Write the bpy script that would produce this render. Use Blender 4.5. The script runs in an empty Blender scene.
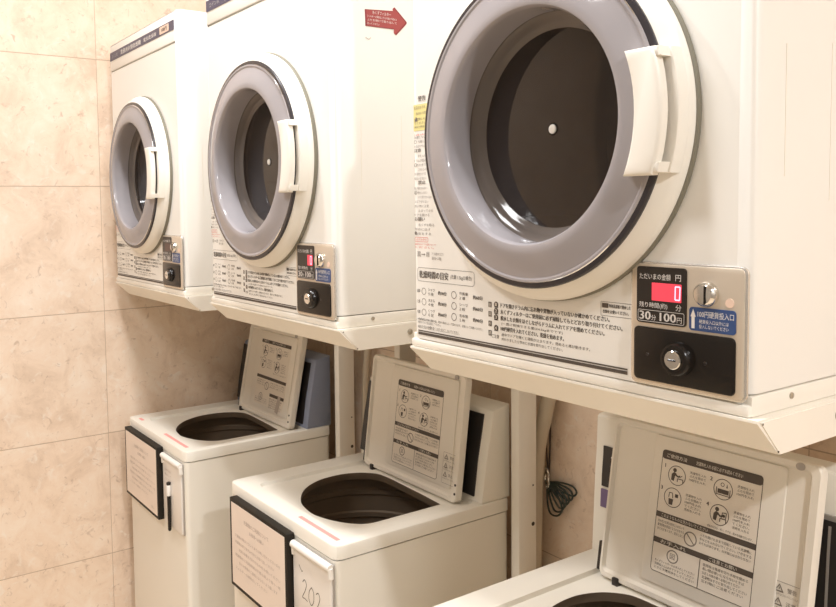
import bpy, bmesh, math, random
from mathutils import Vector, Matrix
random.seed(7)
S = bpy.context.scene
COL = S.collection
PI = math.pi

# ------------------------------------------------------------------ materials
def new_mat(name):
    m = bpy.data.materials.new(name); m.use_nodes = True
    nt = m.node_tree; nt.nodes.clear()
    out = nt.nodes.new('ShaderNodeOutputMaterial')
    return m, nt, out

def plain(name, col, rough=.5, metal=0., spec=.5, coat=0., vary=.03, vscale=6., bump=0., bscale=200., emit=None, estr=0.):
    m, nt, out = new_mat(name)
    b = nt.nodes.new('ShaderNodeBsdfPrincipled')
    tc = nt.nodes.new('ShaderNodeTexCoord')
    n = nt.nodes.new('ShaderNodeTexNoise'); n.inputs['Scale'].default_value = vscale; n.inputs['Detail'].default_value = 4
    nt.links.new(tc.outputs['Object'], n.inputs['Vector'])
    r = nt.nodes.new('ShaderNodeValToRGB')
    r.color_ramp.elements[0].position = .3; r.color_ramp.elements[1].position = .7
    r.color_ramp.elements[0].color = (*[max(0, c*(1-vary)) for c in col], 1)
    r.color_ramp.elements[1].color = (*[min(1, c*(1+vary)) for c in col], 1)
    nt.links.new(n.outputs['Fac'], r.inputs['Fac'])
    nt.links.new(r.outputs['Color'], b.inputs['Base Color'])
    b.inputs['Roughness'].default_value = rough
    b.inputs['Metallic'].default_value = metal
    b.inputs['Specular IOR Level'].default_value = spec
    b.inputs['Coat Weight'].default_value = coat
    if emit:
        b.inputs['Emission Color'].default_value = (*emit, 1); b.inputs['Emission Strength'].default_value = estr
    if bump:
        n2 = nt.nodes.new('ShaderNodeTexNoise'); n2.inputs['Scale'].default_value = bscale
        nt.links.new(tc.outputs['Object'], n2.inputs['Vector'])
        bp = nt.nodes.new('ShaderNodeBump'); bp.inputs['Strength'].default_value = bump; bp.inputs['Distance'].default_value = .002
        nt.links.new(n2.outputs['Fac'], bp.inputs['Height']); nt.links.new(bp.outputs['Normal'], b.inputs['Normal'])
    nt.links.new(b.outputs[0], out.inputs[0])
    return m

def math_node(nt, op, a=None, b=None, c=None):
    n = nt.nodes.new('ShaderNodeMath'); n.operation = op
    for i, v in enumerate((a, b, c)):
        if v is None: continue
        if isinstance(v, (int, float)): n.inputs[i].default_value = v
        else: nt.links.new(v, n.inputs[i])
    return n.outputs[0]

def tile_mat(name, axis, joint0, z0, tw=.845, th=.4215):
    """polished beige marble tile with thin grout; axis is the horizontal run of the wall"""
    m, nt, out = new_mat(name)
    b = nt.nodes.new('ShaderNodeBsdfPrincipled')
    g = nt.nodes.new('ShaderNodeNewGeometry')
    sep = nt.nodes.new('ShaderNodeSeparateXYZ'); nt.links.new(g.outputs['Position'], sep.inputs[0])
    h = sep.outputs[axis]; z = sep.outputs['Z']
    def line(v, o, step, half):
        f = math_node(nt, 'FRACT', math_node(nt, 'DIVIDE', math_node(nt, 'SUBTRACT', v, o - step/2 - 20*step), step))
        d = math_node(nt, 'ABSOLUTE', math_node(nt, 'SUBTRACT', f, .5))
        return math_node(nt, 'LESS_THAN', d, half/step)
    gl = math_node(nt, 'MAXIMUM', line(z, z0, th, .0013), line(h, joint0, tw, .0009))
    # one random value for each tile
    cx = math_node(nt, 'FLOOR', math_node(nt, 'DIVIDE', math_node(nt, 'SUBTRACT', h, joint0 - 20*tw), tw))
    cz = math_node(nt, 'FLOOR', math_node(nt, 'DIVIDE', math_node(nt, 'SUBTRACT', z, z0 - 20*th), th))
    comb = nt.nodes.new('ShaderNodeCombineXYZ'); nt.links.new(cx, comb.inputs[0]); nt.links.new(cz, comb.inputs[1])
    wn = nt.nodes.new('ShaderNodeTexWhiteNoise'); nt.links.new(comb.outputs[0], wn.inputs['Vector'])
    sh = nt.nodes.new('ShaderNodeVectorMath'); sh.operation = 'MULTIPLY_ADD'
    nt.links.new(wn.outputs['Color'], sh.inputs[0]); sh.inputs[1].default_value = (9, 9, 9); nt.links.new(g.outputs['Position'], sh.inputs[2])
    def noise(scale, detail, rough=.6, dist=0.):
        n = nt.nodes.new('ShaderNodeTexNoise'); n.inputs['Scale'].default_value = scale; n.inputs['Detail'].default_value = detail
        n.inputs['Roughness'].default_value = rough; n.inputs['Distortion'].default_value = dist
        nt.links.new(sh.outputs[0], n.inputs['Vector']); return n.outputs['Fac']
    r1 = nt.nodes.new('ShaderNodeValToRGB')
    e = r1.color_ramp.elements
    e[0].position = .30; e[0].color = (.67, .515, .39, 1)
    e[1].position = .72; e[1].color = (.86, .745, .62, 1)
    k = e.new(.5); k.color = (.81, .65, .51, 1)
    nt.links.new(noise(9, 10, .70, .5), r1.inputs['Fac'])
    r2 = nt.nodes.new('ShaderNodeValToRGB'); e = r2.color_ramp.elements      # pale fossils
    e[0].position = .57; e[0].color = (0, 0, 0, 1); e[1].position = .72; e[1].color = (.75, .75, .75, 1)
    nt.links.new(noise(26, 5, .6, .9), r2.inputs['Fac'])
    mx = nt.nodes.new('ShaderNodeMix'); mx.data_type = 'RGBA'
    nt.links.new(r2.outputs['Color'], mx.inputs['Factor']); nt.links.new(r1.outputs['Color'], mx.inputs[6]); mx.inputs[7].default_value = (.85, .76, .66, 1)
    r3 = nt.nodes.new('ShaderNodeValToRGB'); e = r3.color_ramp.elements      # tan flecks
    e[0].position = .60; e[0].color = (0, 0, 0, 1); e[1].position = .74; e[1].color = (.7, .7, .7, 1)
    nt.links.new(noise(38, 4, .6, 1.2), r3.inputs['Fac'])
    mx2 = nt.nodes.new('ShaderNodeMix'); mx2.data_type = 'RGBA'
    nt.links.new(r3.outputs['Color'], mx2.inputs['Factor']); nt.links.new(mx.outputs[2], mx2.inputs[6]); mx2.inputs[7].default_value = (.48, .34, .25, 1)
    mx3 = nt.nodes.new('ShaderNodeMix'); mx3.data_type = 'RGBA'
    nt.links.new(gl, mx3.inputs['Factor']); nt.links.new(mx2.outputs[2], mx3.inputs[6]); mx3.inputs[7].default_value = (.50, .37, .27, 1)
    nt.links.new(mx3.outputs[2], b.inputs['Base Color'])
    b.inputs['Roughness'].default_value = .34
    bp = nt.nodes.new('ShaderNodeBump'); bp.inputs['Strength'].default_value = .5; bp.inputs['Distance'].default_value = .0015; bp.invert = True
    nt.links.new(gl, bp.inputs['Height']); nt.links.new(bp.outputs['Normal'], b.inputs['Normal'])
    nt.links.new(b.outputs[0], out.inputs[0])
    return m

def glass_mat(name, tint, gloss_rough, dif, dif_w):
    """clear plastic: tinted see-through mixed with a milky surface and a fresnel sheen"""
    m, nt, out = new_mat(name)
    tr = nt.nodes.new('ShaderNodeBsdfTransparent'); tr.inputs[0].default_value = (*tint, 1)
    df = nt.nodes.new('ShaderNodeBsdfDiffuse'); df.inputs[0].default_value = (*dif, 1)
    gg = nt.nodes.new('ShaderNodeBsdfGlossy'); gg.inputs['Roughness'].default_value = gloss_rough
    tc = nt.nodes.new('ShaderNodeTexCoord'); n = nt.nodes.new('ShaderNodeTexNoise'); n.inputs['Scale'].default_value = 9
    nt.links.new(tc.outputs['Object'], n.inputs['Vector'])
    w = math_node(nt, 'MULTIPLY_ADD', n.outputs['Fac'], .12, dif_w - .06)
    m1 = nt.nodes.new('ShaderNodeMixShader'); nt.links.new(w, m1.inputs[0])
    nt.links.new(tr.outputs[0], m1.inputs[1]); nt.links.new(df.outputs[0], m1.inputs[2])
    fr = nt.nodes.new('ShaderNodeFresnel'); fr.inputs['IOR'].default_value = 1.58
    m2 = nt.nodes.new('ShaderNodeMixShader'); nt.links.new(fr.outputs[0], m2.inputs[0])
    nt.links.new(m1.outputs[0], m2.inputs[1]); nt.links.new(gg.outputs[0], m2.inputs[2])
    nt.links.new(m2.outputs[0], out.inputs[0])
    return m

M = {}
M['enamel']   = plain('cream_enamel', (.83, .81, .76), .38, vary=.015, vscale=3)
M['header']   = plain('header_white', (.86, .85, .80), .35, vary=.01)
M['plastic']  = plain('cream_plastic', (.82, .785, .71), .42, vary=.015)
M['washer']   = plain('washer_cream', (.82, .785, .70), .40, vary=.015, vscale=3)
M['lid']      = plain('lid_cream', (.80, .755, .67), .42, vary=.02)
M['steel_paint'] = plain('painted_steel', (.87, .83, .745), .45, vary=.02)
M['seal']     = plain('grey_seal', (.19, .175, .13), .55)
M['gasket']   = plain('dark_gasket', (.03, .026, .03), .25)
M['drum']     = plain('drum_steel', (.17, .125, .095), .55, metal=.2, vary=.06, vscale=10)
M['window']   = glass_mat('clear_plastic_bowl', (.62, .58, .60), .08, (.55, .515, .53), .62)
M['pane']     = glass_mat('smoked_pane', (.60, .54, .50), .05, (.045, .031, .023), .42)
M['rim']      = glass_mat('smoked_rim', (.60, .54, .50), .10, (.17, .145, .13), .80)
M['white']    = plain('white_plastic', (.85, .82, .77), .4)
M['champagne']= plain('champagne_panel', (.65, .565, .46), .35, metal=.35, vary=.02)
M['silver']   = plain('silver_trim', (.70, .68, .64), .25, metal=.8)
M['chrome']   = plain('chrome', (.78, .76, .72), .12, metal=1.)
M['black']    = plain('black_gloss', (.012, .009, .007), .22, spec=.35)
M['blackpanel']= plain('black_panel', (.020, .015, .012), .30)
M['darkred']  = plain('dim_display', (.07, .028, .022), .3)
M['red']      = plain('red_readout', (.6, .05, .08), .4, emit=(1., .06, .10), estr=.5)
M['digit']    = plain('lit_digit', (.9, .4, .5), .4, emit=(1., .40, .55), estr=1.3)
M['ink']      = plain('dark_ink', (.085, .068, .055), .6)
M['greyink']  = plain('grey_ink', (.22, .19, .165), .6)
M['paleink']  = plain('pale_ink', (.52, .46, .41), .6)
M['redink']   = plain('red_ink', (.62, .14, .11), .6)
M['whiteink'] = plain('white_ink', (.80, .77, .74), .5)
M['greylight']= plain('light_grey_ink', (.45, .43, .42), .5)
M['yellow']   = plain('yellow_label', (.77, .69, .30), .55)
M['navy']     = plain('navy_plate', (.048, .046, .095), .35)
M['blue']     = plain('blue_label', (.03, .07, .20), .4)
M['redsign']  = plain('red_sticker', (.38, .07, .07), .5)
M['reddark']  = plain('red_sticker_border', (.25, .03, .04), .5)
M['pinkdot']  = plain('pink_dot', (.78, .58, .46), .5)
M['pink']     = plain('pink_sticker', (.85, .36, .33), .5)
M['paper']    = plain('label_paper', (.80, .74, .65), .5, vary=.02)
M['sheet']    = plain('notice_sheet', (.80, .69, .60), .35, vary=.03)
M['card']     = plain('white_card', (.82, .78, .73), .3)
M['frame']    = plain('black_frame', (.018, .014, .010), .55, spec=.25)
M['tub']      = plain('tub_steel', (.24, .18, .125), .40, metal=.35, vary=.08)
M['darkplastic'] = plain('dark_console', (.028, .024, .022), .35)
M['blueplastic'] = plain('blue_grey_console', (.24, .27, .36), .45)
M['bluelite'] = plain('blue_grey_light', (.34, .38, .46), .45)
M['lilac']    = plain('lilac_label', (.16, .11, .22), .4)
M['greyframe']= plain('grey_frame', (.42, .39, .36), .35, metal=.3)
M['wire']     = plain('dark_wire', (.035, .045, .035), .5)
M['wirebrown']= plain('brown_cord', (.06, .035, .025), .5)
M['hose']     = plain('pale_hose', (.60, .52, .40), .5, vary=.04)
M['hole']     = plain('dark_hole', (.05, .04, .03), .6)
M['bolt']     = plain('dull_bolt', (.45, .41, .34), .4, metal=.7)
M['wall_left'] = tile_mat('marble_tile_left', 'Y', -.03, .2925)
M['wall_back'] = tile_mat('marble_tile_back', 'X', .33, -.665)
M['paint']    = plain('ceiling_paint', (.55, .53, .50), .8)
M['floor']    = plain('floor_vinyl', (.72, .60, .44), .45, vary=.08, vscale=9)
M['plasterwall'] = plain('plain_wall', (.34, .32, .29), .8)

# ------------------------------------------------------------------ mesh helpers
def finish(name, bm, m, parent=None, base=(0, 0, 0), angle=35):
    bmesh.ops.remove_doubles(bm, verts=bm.verts, dist=1e-6)
    me = bpy.data.meshes.new(name)
    bm.to_mesh(me); bm.free()
    me.transform(Matrix.Translation(-Vector(base)))
    for p in me.polygons: p.use_smooth = True
    me.set_sharp_from_angle(angle=math.radians(angle))
    me.materials.append(M[m])
    o = bpy.data.objects.new(name, me); COL.objects.link(o)
    if parent is not None: o.parent = parent
    return o

def tag(o, label=None, cat=None, group=None, kind=None):
    if label: o['label'] = label
    if cat: o['category'] = cat
    if group: o['group'] = group
    if kind: o['kind'] = kind
    return o

def empty(name, loc):
    o = bpy.data.objects.new(name, None); o.empty_display_size = .05
    COL.objects.link(o); o.location = loc
    return o

def front(y):                                # u = X, v = Z, w out of the front
    return lambda u, v, w=0.: Vector((u, y - w, v))
def side(x):                                 # u = Y, v = Z on a face looking along +X
    return lambda u, v, w=0.: Vector((x + w, u, v))
def top(z):
    return lambda u, v, w=0.: Vector((u, v, z + w))

def rrect(u0, u1, v0, v1, r=.004, n=5):
    if r <= 0: return [(u0, v0), (u1, v0), (u1, v1), (u0, v1)]
    out = []
    for (cu, cv, a) in ((u1-r, v0+r, -PI/2), (u1-r, v1-r, 0), (u0+r, v1-r, PI/2), (u0+r, v0+r, PI)):
        for i in range(n+1):
            t = a + PI/2*i/n; out.append((cu + r*math.cos(t), cv + r*math.sin(t)))
    return out

def slab(bm, poly, F, w0, w1, bev=0., seg=2):
    """solid plate: outline poly in frame F from depth w0 to w1"""
    a = [bm.verts.new(F(u, v, w0)) for u, v in poly]
    b = [bm.verts.new(F(u, v, w1)) for u, v in poly]
    n = len(poly); fs = []
    f0 = bm.faces.new(a); f1 = bm.faces.new(b[::-1]); fs += [f0, f1]
    for i in range(n):
        j = (i+1) % n; fs.append(bm.faces.new((a[j], a[i], b[i], b[j])))
    bmesh.ops.recalc_face_normals(bm, faces=fs)
    if bev > 0:
        bmesh.ops.bevel(bm, geom=list(f1.edges), offset=bev, segments=seg, profile=.5, affect='EDGES')
    return fs

def rbox(bm, x0, x1, y0, y1, z0, z1, r=.004, seg=2):
    vs = [bm.verts.new((x, y, z)) for x in (x0, x1) for y in (y0, y1) for z in (z0, z1)]
    q = [(0,1,3,2),(4,6,7,5),(0,4,5,1),(2,3,7,6),(0,2,6,4),(1,5,7,3)]
    fs = [bm.faces.new([vs[i] for i in f]) for f in q]
    bmesh.ops.recalc_face_normals(bm, faces=fs)
    if r > 0:
        es = list({e for f in fs for e in f.edges})
        bmesh.ops.bevel(bm, geom=es, offset=r, segments=seg, profile=.5, affect='EDGES')

def lathe(bm, prof, c, axis='Y', seg=72, cap0=False, cap1=False):
    rings = []
    for r, a in prof:
        ring = []
        for i in range(seg):
            t = 2*PI*i/seg
            if axis == 'Y': p = (c[0] + r*math.cos(t), a, c[1] + r*math.sin(t))
            elif axis == 'X': p = (a, c[0] + r*math.cos(t), c[1] + r*math.sin(t))
            else: p = (c[0] + r*math.cos(t), c[1] + r*math.sin(t), a)
            ring.append(bm.verts.new(p))
        rings.append(ring)
    fs = []
    for k in range(len(rings)-1):
        for i in range(seg):
            j = (i+1) % seg
            fs.append(bm.faces.new((rings[k][i], rings[k][j], rings[k+1][j], rings[k+1][i])))
    if cap0: fs.append(bm.faces.new(rings[0]))
    if cap1: fs.append(bm.faces.new(rings[-1][::-1]))
    bmesh.ops.recalc_face_normals(bm, faces=fs)
    return fs

def spline(pts, n=8, closed=False):
    P = [Vector(p) for p in pts]; out = []; N = len(P)
    rng = range(N if closed else N-1)
    for i in rng:
        if closed: p0, p1, p2, p3 = P[(i-1) % N], P[i], P[(i+1) % N], P[(i+2) % N]
        else: p0, p1, p2, p3 = P[max(0, i-1)], P[i], P[i+1], P[min(N-1, i+2)]
        for k in range(n):
            t = k/n
            out.append(.5*((2*p1) + (p2-p0)*t + (2*p0-5*p1+4*p2-p3)*t*t + (3*p1-p0-3*p2+p3)*t**3))
    if not closed: out.append(P[-1])
    return out

def tube(bm, pts, r, seg=8):
    pts = [Vector(p) for p in pts]; rings = []
    up = Vector((.13, .31, .94))
    for i, p in enumerate(pts):
        d = (pts[min(i+1, len(pts)-1)] - pts[max(i-1, 0)]).normalized()
        a = d.cross(up)
        if a.length < .05: a = d.cross(Vector((1, 0, 0)))
        a.normalize(); b = d.cross(a)
        rings.append([bm.verts.new(p + (a*math.cos(2*PI*k/seg) + b*math.sin(2*PI*k/seg))*r) for k in range(seg)])
    fs = []
    for i in range(len(rings)-1):
        for k in range(seg):
            j = (k+1) % seg; fs.append(bm.faces.new((rings[i][k], rings[i][j], rings[i+1][j], rings[i+1][k])))
    fs.append(bm.faces.new(rings[0])); fs.append(bm.faces.new(rings[-1][::-1]))
    bmesh.ops.recalc_face_normals(bm, faces=fs)

def face_front(bm, ref):
    bm.normal_update(); ref = Vector(ref)
    for q in bm.faces:
        if q.normal.dot(ref - q.calc_center_median()) < 0: q.normal_flip()

# ------------------------------------------------------------------ printing
_text = {}
def glyphs(s):
    if s not in _text:
        c = bpy.data.curves.new('t', 'FONT'); c.body = s; c.resolution_u = 2; c.size = 1
        o = bpy.data.objects.new('t', c); COL.objects.link(o)
        dg = bpy.context.evaluated_depsgraph_get()
        me = bpy.data.meshes.new_from_object(o.evaluated_get(dg))
        V = [(v.co.x, v.co.y) for v in me.vertices]; Fc = [tuple(p.vertices) for p in me.polygons]
        bpy.data.objects.remove(o); bpy.data.curves.remove(c); bpy.data.meshes.remove(me)
        x0 = min(v[0] for v in V); x1 = max(v[0] for v in V); y0 = min(v[1] for v in V); y1 = max(v[1] for v in V)
        _text[s] = ([((x-x0)/(x1-x0), (y-y0)/(y1-y0)) for x, y in V], Fc, (x1-x0)/(y1-y0))
    return _text[s]

class Ink:
    """flat printed marks: filled shapes in (u, v)"""
    def __init__(s): s.v = []; s.f = []; s.c = []
    def cut(s): s.c.append(len(s.f)); return s
    def poly(s, pts):
        n = len(s.v); s.v += list(pts); s.f.append(tuple(range(n, n+len(pts)))); return s
    def rect(s, u0, u1, v0, v1): return s.poly([(u0, v0), (u1, v0), (u1, v1), (u0, v1)])
    def disc(s, cu, cv, r, n=20, ry=None): return s.poly([(cu + r*math.cos(2*PI*i/n), cv + (ry or r)*math.sin(2*PI*i/n)) for i in range(n)])
    def loop(s, outer, inner):
        n = len(s.v); k = len(outer); s.v += list(outer) + list(inner)
        for i in range(k):
            j = (i+1) % k; s.f.append((n+i, n+j, n+k+j, n+k+i))
        return s
    def ring(s, cu, cv, r, t, n=28):
        c = lambda q: [(cu + q*math.cos(2*PI*i/n), cv + q*math.sin(2*PI*i/n)) for i in range(n)]
        return s.loop(c(r), c(r-t))
    def frame(s, u0, u1, v0, v1, t, r=.002):
        return s.loop(rrect(u0, u1, v0, v1, r), rrect(u0+t, u1-t, v0+t, v1-t, max(r-t, .0002)))
    def stroke(s, pts, t):
        for (a, b) in zip(pts, pts[1:]):
            d = Vector((b[0]-a[0], b[1]-a[1])); n = Vector((-d.y, d.x)).normalized()*t/2
            s.poly([(a[0]+n.x, a[1]+n.y), (a[0]-n.x, a[1]-n.y), (b[0]-n.x, b[1]-n.y), (b[0]+n.x, b[1]+n.y)])
        return s
    def text(s, st, u0, v0, h, w=None, bold=0.):
        V, Fc, asp = glyphs(st)
        if w is None: w = h*asp
        for du in ((0,) if not bold else (-bold, bold)):
            n = len(s.v); s.v += [(u0 + x*w + du, v0 + y*h) for x, y in V]
            s.f += [tuple(i+n for i in f) for f in Fc]
        return s

def stamp(name, ink, F, w, m, parent, base):
    """lay the printed marks on a surface; every block of print between two cuts is a part of its own"""
    n = F(0, 0, 1) - F(0, 0, 0); o = None
    ends = [0] + ink.c + [len(ink.f)]
    for a, b in zip(ends, ends[1:]):
        fs = ink.f[a:b]
        if not fs: continue
        bm = bmesh.new(); vs = {}
        for f in fs:
            for i in f:
                if i not in vs: vs[i] = bm.verts.new(F(ink.v[i][0], ink.v[i][1], w))
            try: bm.faces.new([vs[i] for i in f])
            except ValueError: pass
        bm.normal_update()
        for f in bm.faces:
            if f.normal.dot(n) < 0: f.normal_flip()
        me = bpy.data.meshes.new(name); bm.to_mesh(me); bm.free()
        me.transform(Matrix.Translation(-Vector(base)))
        me.materials.append(M[m])
        o = bpy.data.objects.new(name, me); COL.objects.link(o); o.parent = parent
    return o

def copy_tree(o, parent=None):
    c = o.copy(); COL.objects.link(c); c.parent = parent
    for ch in list(o.children): copy_tree(ch, c)
    return c

# ------------------------------------------------------------------ setting
FLOOR = -1.37; CEIL = 1.70
XL = -1.67; YB = .66; XR = 3.2; YF = -2.6
def struct(name, x0, x1, y0, y1, z0, z1, m):
    bm = bmesh.new(); rbox(bm, x0, x1, y0, y1, z0, z1, 0)
    o = finish(name, bm, m); o['kind'] = 'structure'; return o
struct('floor', XL-.1, XR+.1, YF-.1, YB+.1, FLOOR-.1, FLOOR, 'floor')
struct('ceiling', XL-.1, XR+.1, YF-.1, YB+.1, CEIL, CEIL+.1, 'paint')
struct('wall_left', XL-.1, XL, YF-.1, YB+.1, FLOOR, CEIL, 'wall_left')
struct('wall_back', XL, XR, YB, YB+.1, FLOOR, CEIL, 'wall_back')
struct('wall_right', XR, XR+.1, YF-.1, YB+.1, FLOOR, CEIL, 'plasterwall')
struct('wall_front', XL, XR, YF-.1, YF, FLOOR, CEIL, 'plasterwall')

# stations along the wall, one dryer above one washer
K1, K2, K3 = -1.621, -.8385, 0.
W = .60

# ------------------------------------------------------------------ dryers
def make_dryer():
    base = (.30, .29, -.0265)
    root = empty('clothes_dryer', base)
    P = lambda name, bm, m, par=None, ang=35: finish(name, bm, m, par or root, base, ang)
    CX, CZ = .3026, .314
    # cabinet shell: wrap-round sides with rounded front edges, top and bottom
    bm = bmesh.new(); R = .018; n = 6
    prof = [(.0175, .0)] + [(R - R*math.sin(PI/2*i/n), R - R*math.cos(PI/2*i/n)) for i in range(1, n+1)]
    prof = [(x, y) for x, y in prof] + [(0, .58)]
    prof = prof + [(W - x, y) for x, y in prof[::-1]]
    lo = [bm.verts.new((x, y, -.0015)) for x, y in prof]; hi = [bm.verts.new((x, y, .7465)) for x, y in prof]
    hi2 = [bm.verts.new((CX-.0026 + (x-.3)*.993, .29 + (y-.29)*.993, .7505)) for x, y in prof]
    for i in range(len(prof)-1):
        bm.faces.new((lo[i], lo[i+1], hi[i+1], hi[i])); bm.faces.new((hi[i], hi[i+1], hi2[i+1], hi2[i]))
    bm.faces.new(hi2); bm.faces.new(lo[::-1])
    # shallow pressed creases on the right side
    bmesh.ops.recalc_face_normals(bm, faces=bm.faces)
    cab = P('cabinet', bm, 'enamel')
    for y, z0, z1 in ((.062, .238, .384), (.161, .21, .394)):
        bm = bmesh.new(); rbox(bm, W-.0004, W+.0006, y-.0006, y+.0006, z0, z1, 0); P('pressed_crease', bm, 'steel_paint', cab)
    # base band with ledge
    bm = bmesh.new()
    rbox(bm, -.0005, W+.0005, -.0015, .02, -.0265, -.0128, .003)
    rbox(bm, W-.012, W+.0008, .004, .58, -.0265, -.0035, .0015)
    rbox(bm, -.0008, .012, .004, .58, -.0265, -.0035, .0015)
    rbox(bm, .012, W-.012, .56, .58, -.0265, -.0035, 0)
    P('base_band', bm, 'steel_paint')
    for y in (.084, .36):
        bm = bmesh.new(); lathe(bm, [(.004, W+.0006), (.0036, W+.0024), (.0015, W+.003)], (y, -.0125), 'X', 14, cap1=True); P('screw', bm, 'bolt')
    # front panel with the round opening
    bm = bmesh.new(); RO = .208
    x0, x1, z0, z1 = .0165, W-.0165, -.0115, .6635
    cs = [math.atan2(z-CZ, x-CX) for x in (x0, x1) for z in (z0, z1)]
    angs = sorted([2*PI*i/96 - PI for i in range(96)] + cs)
    def hit(t):
        dx, dz = math.cos(t), math.sin(t); k = 1e9
        if dx > 1e-9: k = min(k, (x1-CX)/dx)
        if dx < -1e-9: k = min(k, (x0-CX)/dx)
        if dz > 1e-9: k = min(k, (z1-CZ)/dz)
        if dz < -1e-9: k = min(k, (z0-CZ)/dz)
        return CX + dx*k, CZ + dz*k
    A = [bm.verts.new((CX + RO*math.cos(t), 0, CZ + RO*math.sin(t))) for t in angs]
    Bq = [hit(t) for t in angs]
    B1 = [bm.verts.new((x, 0, z)) for x, z in Bq]; B2 = [bm.verts.new((x, .012, z)) for x, z in Bq]
    Ab = [bm.verts.new((CX + RO*math.cos(t), .03, CZ + RO*math.sin(t))) for t in angs]
    N = len(angs)
    for i in range(N):
        j = (i+1) % N
        for q in ((A[i], A[j], B1[j], B1[i]), (B1[i], B1[j], B2[j], B2[i]), (Ab[i], Ab[j], A[j], A[i])): bm.faces.new(q)
    bmesh.ops.recalc_face_normals(bm, faces=bm.faces)
    P('front_panel', bm, 'enamel')
    # header strip and its name plate
    bm = bmesh.new(); rbox(bm, .0165, W-.0165, -.003, .014, .6665, .7465, .003); P('header_panel', bm, 'header')
    bm = bmesh.new(); slab(bm, rrect(.02, .583, .698, .7245, .001), front(-.003), 0, .0012); npl = P('name_plate', bm, 'navy')
    k = Ink(); k.text('コイン式', .04, .7050, .011, .060); stamp('plate_caption', k, front(-.0042), .0003, 'greylight', npl, base)
    k = Ink(); k.text('業務用衣類乾燥機', .13, .7035, .0145, .19, .0006); k.cut(); k.text('電気乾燥機', .345, .7045, .012, .105); stamp('plate_lettering', k, front(-.0042), .0003, 'whiteink', npl, base)
    bm = bmesh.new(); slab(bm, rrect(.478, .548, .7015, .7215, .003), front(-.0042), 0, .0006); stamp_b = P('plate_badge', bm, 'pinkdot', npl)
    k = Ink(); k.text('100円', .494, .706, .011, .04, .0006); stamp('badge_lettering', k, front(-.0048), .0003, 'ink', npl, base)
    # round door
    bm = bmesh.new(); lathe(bm, [(.2345, .0), (.2365, -.001), (.2365, -.0065), (.2350, -.0080), (.226, -.0080)], (CX, CZ), 'Y', 120); P('door_seal', bm, 'seal')
    bm = bmesh.new(); lathe(bm, [(.205, .0), (.2340, -.006), (.2350, -.0130), (.2330, -.0200), (.2275, -.0265), (.2195, -.033), (.2165, -.035), (.2085, -.034), (.205, -.02), (.205, .0)], (CX, CZ), 'Y', 120)
    door = P('door_ring', bm, 'plastic')
    bm = bmesh.new(); lathe(bm, [(.2170, -.033), (.2172, -.0375), (.2155, -.0395), (.2095, -.0400), (.2085, -.0385), (.2085, -.033)], (CX, CZ), 'Y', 120); P('gasket', bm, 'gasket', door)
    bm = bmesh.new(); lathe(bm, [(.2090, -.034), (.2098, -.0395), (.2085, -.0412), (.2055, -.0415), (.2030, -.0400), (.198, -.0410), (.190, -.0430), (.181, -.0455), (.171, -.0475), (.163, -.0485), (.1585, -.0475), (.1562, -.0445), (.1555, -.038), (.1560, -.020), (.1570, .002)], (CX, CZ), 'Y', 120); face_front(bm, (CX, -.25, CZ)); P('window_bowl', bm, 'window', door)
    bm = bmesh.new(); lathe(bm, [(.1575, .0005), (.1570, .0050), (.1530, .0085), (.1470, .0105), (.1420, .0125), (.1380, .0165), (.1362, .0172)], (CX, CZ), 'Y', 120); face_front(bm, (CX, -.25, CZ)); P('window_rim', bm, 'rim', door)
    bm = bmesh.new(); lathe(bm, [(.137, .0172), (.10, .0165), (.05, .0155), (.004, .0150)], (CX, CZ), 'Y', 96, cap1=True); bm.normal_update()
    for q in bm.faces:
        if q.normal.y > 0: q.normal_flip()
    P('window_pane', bm, 'pane', door)
    bm = bmesh.new(); lathe(bm, [(.0066, .0155), (.0064, .0130), (.0045, .0118), (.001, .0116)], (CX, CZ), 'Y', 24, cap1=True); P('centre_cap', bm, 'white', door)
    bm = bmesh.new(); lathe(bm, [(.0090, .0156), (.0088, .0146), (.0066, .0142)], (CX, CZ), 'Y', 24); P('cap_washer', bm, 'black', door)
    # handle: a gripping plate on two ends with a finger slot behind
    def arc_poly(ri, ro, za, zb, n=10):
        o = [(CX + math.sqrt(ro*ro - (z-CZ)**2), z) for z in [za + (zb-za)*i/n for i in range(n+1)]]
        i_ = [(CX + math.sqrt(ri*ri - (z-CZ)**2), z) for z in [zb + (za-zb)*i/n for i in range(n+1)]]
        return o + i_
    bm = bmesh.new()
    slab(bm, arc_poly(.1870, .2245, .2415, .3850), front(0), .046, .059, .005, 3)
    slab(bm, arc_poly(.1890, .2050, .2445, .3845), front(0), .034, .050)
    slab(bm, arc_poly(.2040, .2330, .2440, .3850), front(0), .016, .0385, .003, 2)
    slab(bm, arc_poly(.2020, .2300, .2445, .2560), front(0), .028, .0565, .003, 2)
    slab(bm, arc_poly(.2020, .2300, .3730, .3845), front(0), .028, .0565, .003, 2)
    P('handle', bm, 'plastic', door)
    # drum
    bm = bmesh.new(); lathe(bm, [(.165, .044), (.20, .046), (.222, .065), (.222, .40), (.20, .43), (.02, .44)], (CX, CZ), 'Y', 72, cap1=True)
    drum = P('drum', bm, 'drum')
    for a in (100, 220, 340):
        bm = bmesh.new(); t = math.radians(a); c, s_ = math.cos(t), math.sin(t)
        pr = [(.223, -.035), (.18, -.008), (.18, .008), (.223, .035)]
        F = lambda u, v, w=0.: Vector((CX + u*c - v*s_, .08 + w, CZ + u*s_ + v*c))
        slab(bm, pr, F, 0, .30); P('lifter', bm, 'drum', drum)
    # control panel
    bm = bmesh.new(); slab(bm, rrect(.4470, .5985, -.0110, .1395, .009), front(0), 0, .0030, .0015, 2); P('panel_trim', bm, 'silver')
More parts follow.
